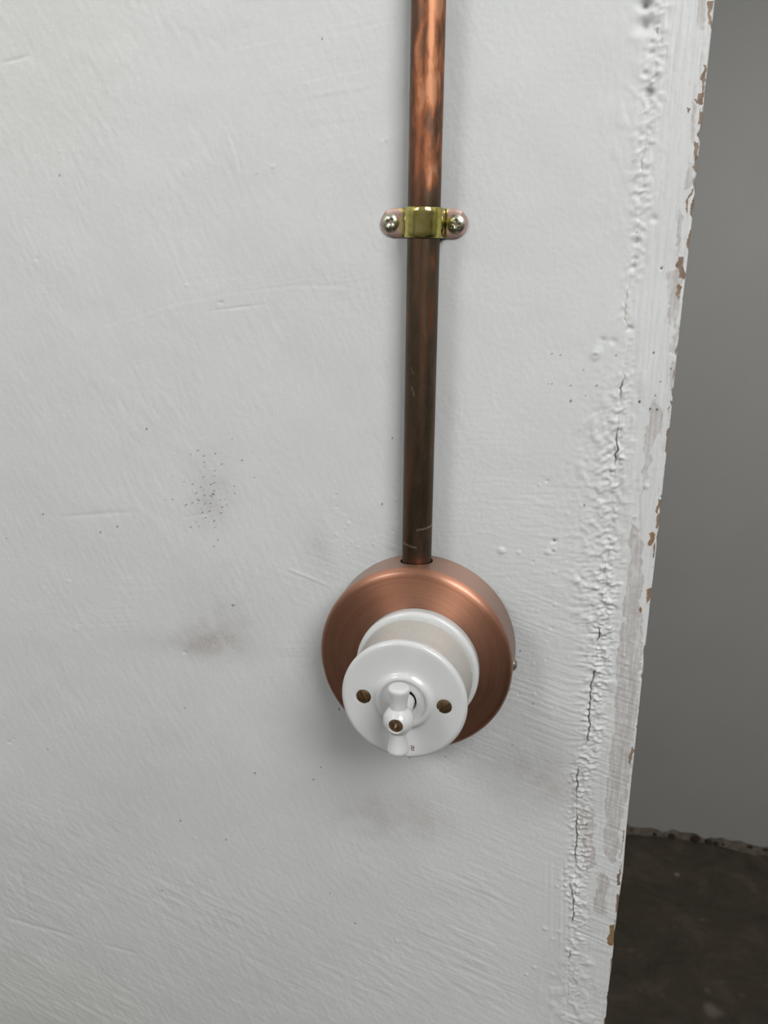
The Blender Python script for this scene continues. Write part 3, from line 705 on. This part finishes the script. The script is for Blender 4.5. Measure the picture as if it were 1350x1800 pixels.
def sm1(a, b, x):
    t = min(1, max(0, (x - a) / (b - a))); return t * t * (3 - 2 * t)
def cross_cut(arm=2.0, half=.5, deep=1.5, slot=None, ticks=False):
    def f(x, z, r):
        ax, az = abs(x), abs(z)
        d = 0
        for p, q in ((ax, az), (az, ax)):
            w = half * (1.25 - .25 * p / arm)
            d = max(d, (1 - sm1(w * .8, w * 1.1, q)) * (1 - sm1(arm * .9, arm * 1.05, p)) * deep * (1 - .55 * p / arm))
        if slot: d = max(d, (1 - sm1(slot * .85, slot * 1.1, az)) * .55)
        if ticks:
            a = (x + z) * .7071, (x - z) * .7071
            for p, q in (a, a[::-1]):
                d = max(d, (1 - sm1(.10, .2, abs(q))) * .18 * (abs(p) < 3.0))
        return d
    return f
def slot_cut(half=.5, deep=1.0):
    return lambda x, z, r: (1 - sm1(half * .85, half * 1.1, abs(z))) * deep
def clip():
    cxz = at(743.8, 391.6, -.003); ROTC = math.radians(1.6)
    t = empty('pipe_clip', (cxz[0] / 1000, 0, H + cxz[1] / 1000), (math.radians(3.0), ROTC, 0))
    th = 1.0; hw = 6.5; L = 20.6; y0 = -1.0; R = 8.4; dx = PX - cxz[0]
    pts = []   # centre line of the strip, x and y (out = negative)
    ear_in = R + 1.3
    xs = [-L + 6.5 * (1 - math.cos(math.radians(a))) for a in range(0, 91, 6)]
    for x in xs: pts.append((x, y0))
    for x in np.linspace(-L + 6.5, -ear_in, 5)[1:]: pts.append((x, y0))
    rb = 1.3
    pts += [(-ear_in + rb * math.sin(math.radians(a)) , y0 - rb + rb * math.cos(math.radians(a))) for a in range(12, 85, 12)]
    ax0 = -ear_in + rb      # leg x
    pts.append((ax0, y0 - rb - .4))
    pts.append((ax0 + .02, PY + 1.5))
    Rr = -ax0
    pts += [(-Rr * math.cos(math.radians(a)), PY - Rr * math.sin(math.radians(a))) for a in range(8, 91, 6)]
    pts = [p for k, p in enumerate(pts)]
    if abs(pts[-1][0]) < 1e-6 or pts[-1][0] > -.3: pts = pts[:-1]
    k0 = next(i for i, p in enumerate(pts) if p[0] > -ear_in - .01)      # the strap is centred on the pipe, the ears are not
    full = [(x, y) for x, y in pts[:k0 - 3]] + [(x + dx, y) for x, y in pts[k0:]] + [(dx, PY - Rr)] + [(dx - x, y) for x, y in pts[:k0 - 1:-1]] + [(-x, y) for x, y in pts[:k0 - 3][::-1]]
    full = np.array(full)
    tg = np.gradient(full, axis=0); tg /= np.linalg.norm(tg, axis=1)[:, None]; nr_ = np.stack([tg[:, 1], -tg[:, 0]], -1)   # points outwards (-y on the ears)
    verts, faces, coat = [], [], []
    loops = []
    for (x, y), n in zip(full, nr_):
        e = L - abs(x); w = hw if e >= 6.5 else max(.05, math.sqrt(max(0, 6.5 ** 2 - (6.5 - e) ** 2)))
        if abs(x) > L - .01: w = .4
        b = min(.28, w * .5)
        cs = [(-w, -th / 2 + b), (-w, th / 2 - b), (-w + b, th / 2)] + [(w * k, th / 2) for k in (-.6, -.2, .2, .6)] + [(w - b, th / 2), (w, th / 2 - b), (w, -th / 2 + b), (w - b, -th / 2), (-w + b, -th / 2)]
        lp = []
        for zz, o_ in cs:
            lp.append(len(verts)); verts.append(((x + n[0] * o_) / 1000, (y + n[1] * o_) / 1000, zz / 1000))
            axx = abs(x - dx) if abs(x - dx) < 9.5 else abs(x)
            c = np.interp(axx, [0, 4, 7, 8.3, 9.4, 10.6, 12.2, 21], [.95, .88, .80, .70, .62, .5, .30, .1])
            coat.append(c)
        loops.append(lp)
    for a, b in zip(loops[:-1], loops[1:]):
        for k in range(len(a)):
            k2 = (k + 1) % len(a); faces.append((a[k], a[k2], b[k2], b[k]))
    faces.append(tuple(loops[0])); faces.append(tuple(loops[-1][::-1]))
    me = mesh_from('saddle', verts, faces); color_attr(me, 'coat', coat)
    bm = bmesh.new(); bm.from_mesh(me); bmesh.ops.recalc_face_normals(bm, faces=bm.faces); bm.to_mesh(me); bm.free()
    o = link('saddle', me, M_CLIP, t); smooth(o, 50)
    o['label'] = 'pink and yellow iridescent zinc strap'
    dome_screw('screw', 4.05, 1.3, M_SCREW, cross_cut(2.3, .62, 2.2, slot=.45), t, (-15.9 / 1000, -1.6 / 1000, 0), math.radians(33))
    dome_screw('screw', 4.05, 1.3, M_SCREW, cross_cut(2.1, .58, 2.2, ticks=True), t, (15.3 / 1000, -1.6 / 1000, 0), math.radians(3))
    tag(t, 'small iridescent zinc saddle clip with two screws holding the pipe', 'pipe clip')
clip()

# ------------------------------------------------------------------ round copper plate
D = 25.0
def plate():
    t = empty('copper_mounting_plate', (0, 0, H))
    prof = [(50, .35), (50, 8), (50, 16), (50, D - 4.2)] + arc(50 - 4.0, D - 4.0, 4.0, 4, 88, 12) + [(43, D + .02), (36, D + .02), (20, D + .02), (6, D)] \
        + [(6, D - 1.2), (20, D - 1.2), (40, D - 1.2), (45.5, D - 1.3)] + arc(50 - 4.0, D - 4.0, 2.8, 88, 4, 6) + [(48.8, 16), (48.8, 8), (48.8, .35), (50, .35)]
    me = lathe_mesh('shell', prof[:-1], 240)
    # close the ring at the wall side and the little centre hole
    bm = bmesh.new(); bm.from_mesh(me)
    be = [e for e in bm.edges if e.is_boundary]
    bmesh.ops.bridge_loops(bm, edges=be); bmesh.ops.recalc_face_normals(bm, faces=bm.faces); bm.to_mesh(me); bm.free()
    o = link('shell', me, mat_copper_plate(), t)
    bm = bmesh.new(); bmesh.ops.create_cone(bm, cap_ends=True, segments=64, radius1=.0083, radius2=.0083, depth=.03)
    cm = bpy.data.meshes.new('c'); bm.to_mesh(cm); bm.free(); c = link('c', cm, None, None, (PX / 1000, PY / 1000, H + .048))
    bpy.context.view_layer.update()
    boolean_cut(o, [c]); smooth(o, 30)
    # grub screw poking out of the plate's right-hand side
    s = dome_screw('side_screw', 3.4, 1.6, mat_metal('dull_bronze_screw', (.55, .47, .38), .25, 900, .4), slot_cut(.4, .7), t, (.0497, -.012, -.001))
    s.rotation_euler = (0, 0, math.radians(90))
    s['label'] = 'small dull metal screw head on the plate side'
    tag(t, 'round brushed copper mounting plate behind the white switch', 'mounting plate')
plate()

# ------------------------------------------------------------------ porcelain rotary switch
M_POR = mat_porcelain(); M_PORB = mat_porcelain(True)
M_BRASS = mat_metal('aged_brass_screw', (.50, .34, .20), .36, 500, .5, (.34, .21, .12))
M_DARK = mat_plain('dark_switch_inside', (.02, .015, .012), .6)
SX, SZ = 2.779, -1.159
def switch():
    t = empty('rotary_switch', (SX / 1000, -D / 1000 - .00005, H + SZ / 1000))
    pb = [(0, 0), (31.0, 0), (31.3, .4), (31.4, 1.2), (31.4, 4.4)] + arc(29.4, 4.4, 2.0, 8, 88, 8) + [(28.9, 6.3), (26, 6.0), (0, 6.0)]
    o = link('base_ring', lathe_mesh('base_ring', pb, 160), M_POR, t); smooth(o, 45)
    Y = 37.8
    pc = [(0, 6.0), (26, 6.0), (28.2, 6.0), (28.6, 6.5), (28.7, 8), (28.7, 12), (28.7, 18), (28.7, 24), (28.8, 29), (29.1, 32), (29.5, 34)] \
        + arc(27.6, Y - 2.2, 2.25, 8, 86, 10) + [(26.5, Y - .02), (24, Y - .18), (20, Y - .4), (17, Y - .5), (15.2, Y - .45), (14.3, Y - .2), (13.7, Y + .35), (13.1, Y + .95), (12.4, Y + 1.35), (11.7, Y + 1.45), (11.1, Y + 1.25), (10.6, Y + .85),
           (10.2, Y + .55), (9.4, Y + .35), (8, Y + .0), (6.6, Y - .3), (6.2, Y - .6), (6.0, Y - 1.2), (6.0, Y - 6), (0, Y - 6)]
    me = lathe_mesh('cover', pc, 200)
    o = link('cover', me, M_PORB, t)
    cut = []
    for sx in (-19.0, 19.2):
        bm = bmesh.new(); bmesh.ops.create_cone(bm, cap_ends=True, segments=56, radius1=.0036, radius2=.0036, depth=.012, matrix=Matrix.Rotation(math.radians(90), 4, 'X'))
        cm = bpy.data.meshes.new('c'); bm.to_mesh(cm); bm.free()
        cut.append(link('c', cm, None, None, ((SX + sx) / 1000, -(D + Y + 6 - 2.1) / 1000, H + (SZ - .2) / 1000)))
    bpy.context.view_layer.update()
    boolean_cut(o, cut)
    md = o.modifiers.new('edge', 'BEVEL'); md.width = .0003; md.segments = 2; md.limit_method = 'ANGLE'; md.angle_limit = math.radians(55)
    apply_mods(o); smooth(o, 40)
    for sx, rot in ((-19.0, 62), (19.2, -38)):
        s = dome_screw('cover_screw', 3.45, .5, M_BRASS, slot_cut(.42, .9), t, (sx / 1000, -(Y - 1.0) / 1000, -.2 / 1000), math.radians(rot))
        s['label'] = 'slotted brown brass screw sunk in the cover'
    # dark well round the spindle
    link('spindle_well', lathe_mesh('spindle_well', [(0, Y - 5.6), (5.9, Y - 5.6), (5.9, Y - 5.9), (0, Y - 5.9)], 48), M_DARK, t)
    # knob: two flared pegs and a ball with a screw, one porcelain body
    KE = 16.0
    bm = bmesh.new()
    def add_lathe(prof, axis, n=72):
        me2 = lathe_mesh('k', prof, n); b2 = bmesh.new(); b2.from_mesh(me2)
        if axis == 'z': bmesh.ops.rotate(b2, verts=b2.verts, cent=(0, 0, 0), matrix=Matrix.Rotation(math.radians(-90), 3, 'X'))
        b2.to_mesh(me2); b2.free(); bm.from_mesh(me2); bpy.data.meshes.remove(me2)
    half = [(3.8, 0), (3.8, 5), (3.8, 7), (3.9, 9), (4.2, 11), (4.65, 13), (4.95, 14.4)] 
    tip = arc(4.95 - 1.6, 14.8, 1.6, 5, 86, 7) + [(2.2, 16.55), (0, 16.7)]
    pk = half + tip
    full = [(r, -d) for r, d in pk[::-1]] + pk[1:]
    add_lathe(full, 'z')
    ball = [(0, -8)] + [(4.6, -8), (4.6, -5.6)] + arc(0, 0, 6.9, -48, 56, 18) + [(3.75, 6.1), (3.4, 6.3), (3.2, 6.1), (3.15, 5.4), (3.15, 4.6), (0, 4.6)]
    add_lathe(ball, 'y')
    add_lathe([(0, -KE - 1), (4.2, -KE - 1), (4.2, -6), (0, -6)], 'y', 48)
    km = bpy.data.meshes.new('knob'); bm.to_mesh(km); bm.free()
    k = link('knob', km, None, t, (1.3 / 1000, -(Y + KE) / 1000, 0))
    md = k.modifiers.new('r', 'REMESH'); md.mode = 'VOXEL'; md.voxel_size = .00024
    m2 = k.modifiers.new('s', 'SMOOTH'); m2.factor = .5; m2.iterations = 6
    bpy.context.view_layer.update(); apply_mods(k); k.data.materials.clear(); k.data.materials.append(M_POR); smooth(k, None)
    k['label'] = 'white porcelain turn knob standing upright'
    s = dome_screw('knob_screw', 3.02, .35, M_BRASS, cross_cut(1.5, .42, 1.6), k, (0, -5.1 / 1000, 0), math.radians(12))
    s['label'] = 'brown brass cross-head screw'
    # small red printed letter near the rim, upside down
    KX = .72
    st = [((-.9, -1.3), (-.9, 1.3)), ((-.9, 1.2), (.4, 1.2)), ((.4, 1.2), (.85, .8)), ((.85, .8), (.85, .35)), ((.85, .35), (.4, 0)), ((.4, 0), (-.9, 0)), ((0, 0), (.95, -1.3))]
    V, Fc = [], []
    for (ax, az), (bx, bz) in st:
        l = math.hypot(bx - ax, bz - az); nx, nz = -(bz - az) / l * .17, (bx - ax) / l * .17
        q = [(ax + nx, az + nz), (bx + nx, bz + nz), (bx - nx, bz - nz), (ax - nx, az - nz)]
        o_ = len(V)
        V += [(x * KX / 1000, .12 / 1000, z / 1000) for x, z in q] + [(x * KX / 1000, -.03 / 1000, z / 1000) for x, z in q]
        Fc += [tuple(o_ + i for i in f) for f in ((4, 5, 6, 7), (0, 3, 2, 1), (0, 1, 5, 4), (1, 2, 6, 5), (2, 3, 7, 6), (3, 0, 4, 7))]
    pm = link('printed_letter', mesh_from('printed_letter', V, Fc), mat_plain('red_brown_print', (.20, .05, .045), .4), t, (4.9 / 1000, -(Y - .06) / 1000, -23.6 / 1000), (0, math.pi, 0))
    pm['label'] = 'tiny red printed letter near the rim'
    tag(t, 'white glazed porcelain rotary light switch on the copper plate', 'light switch')
switch()
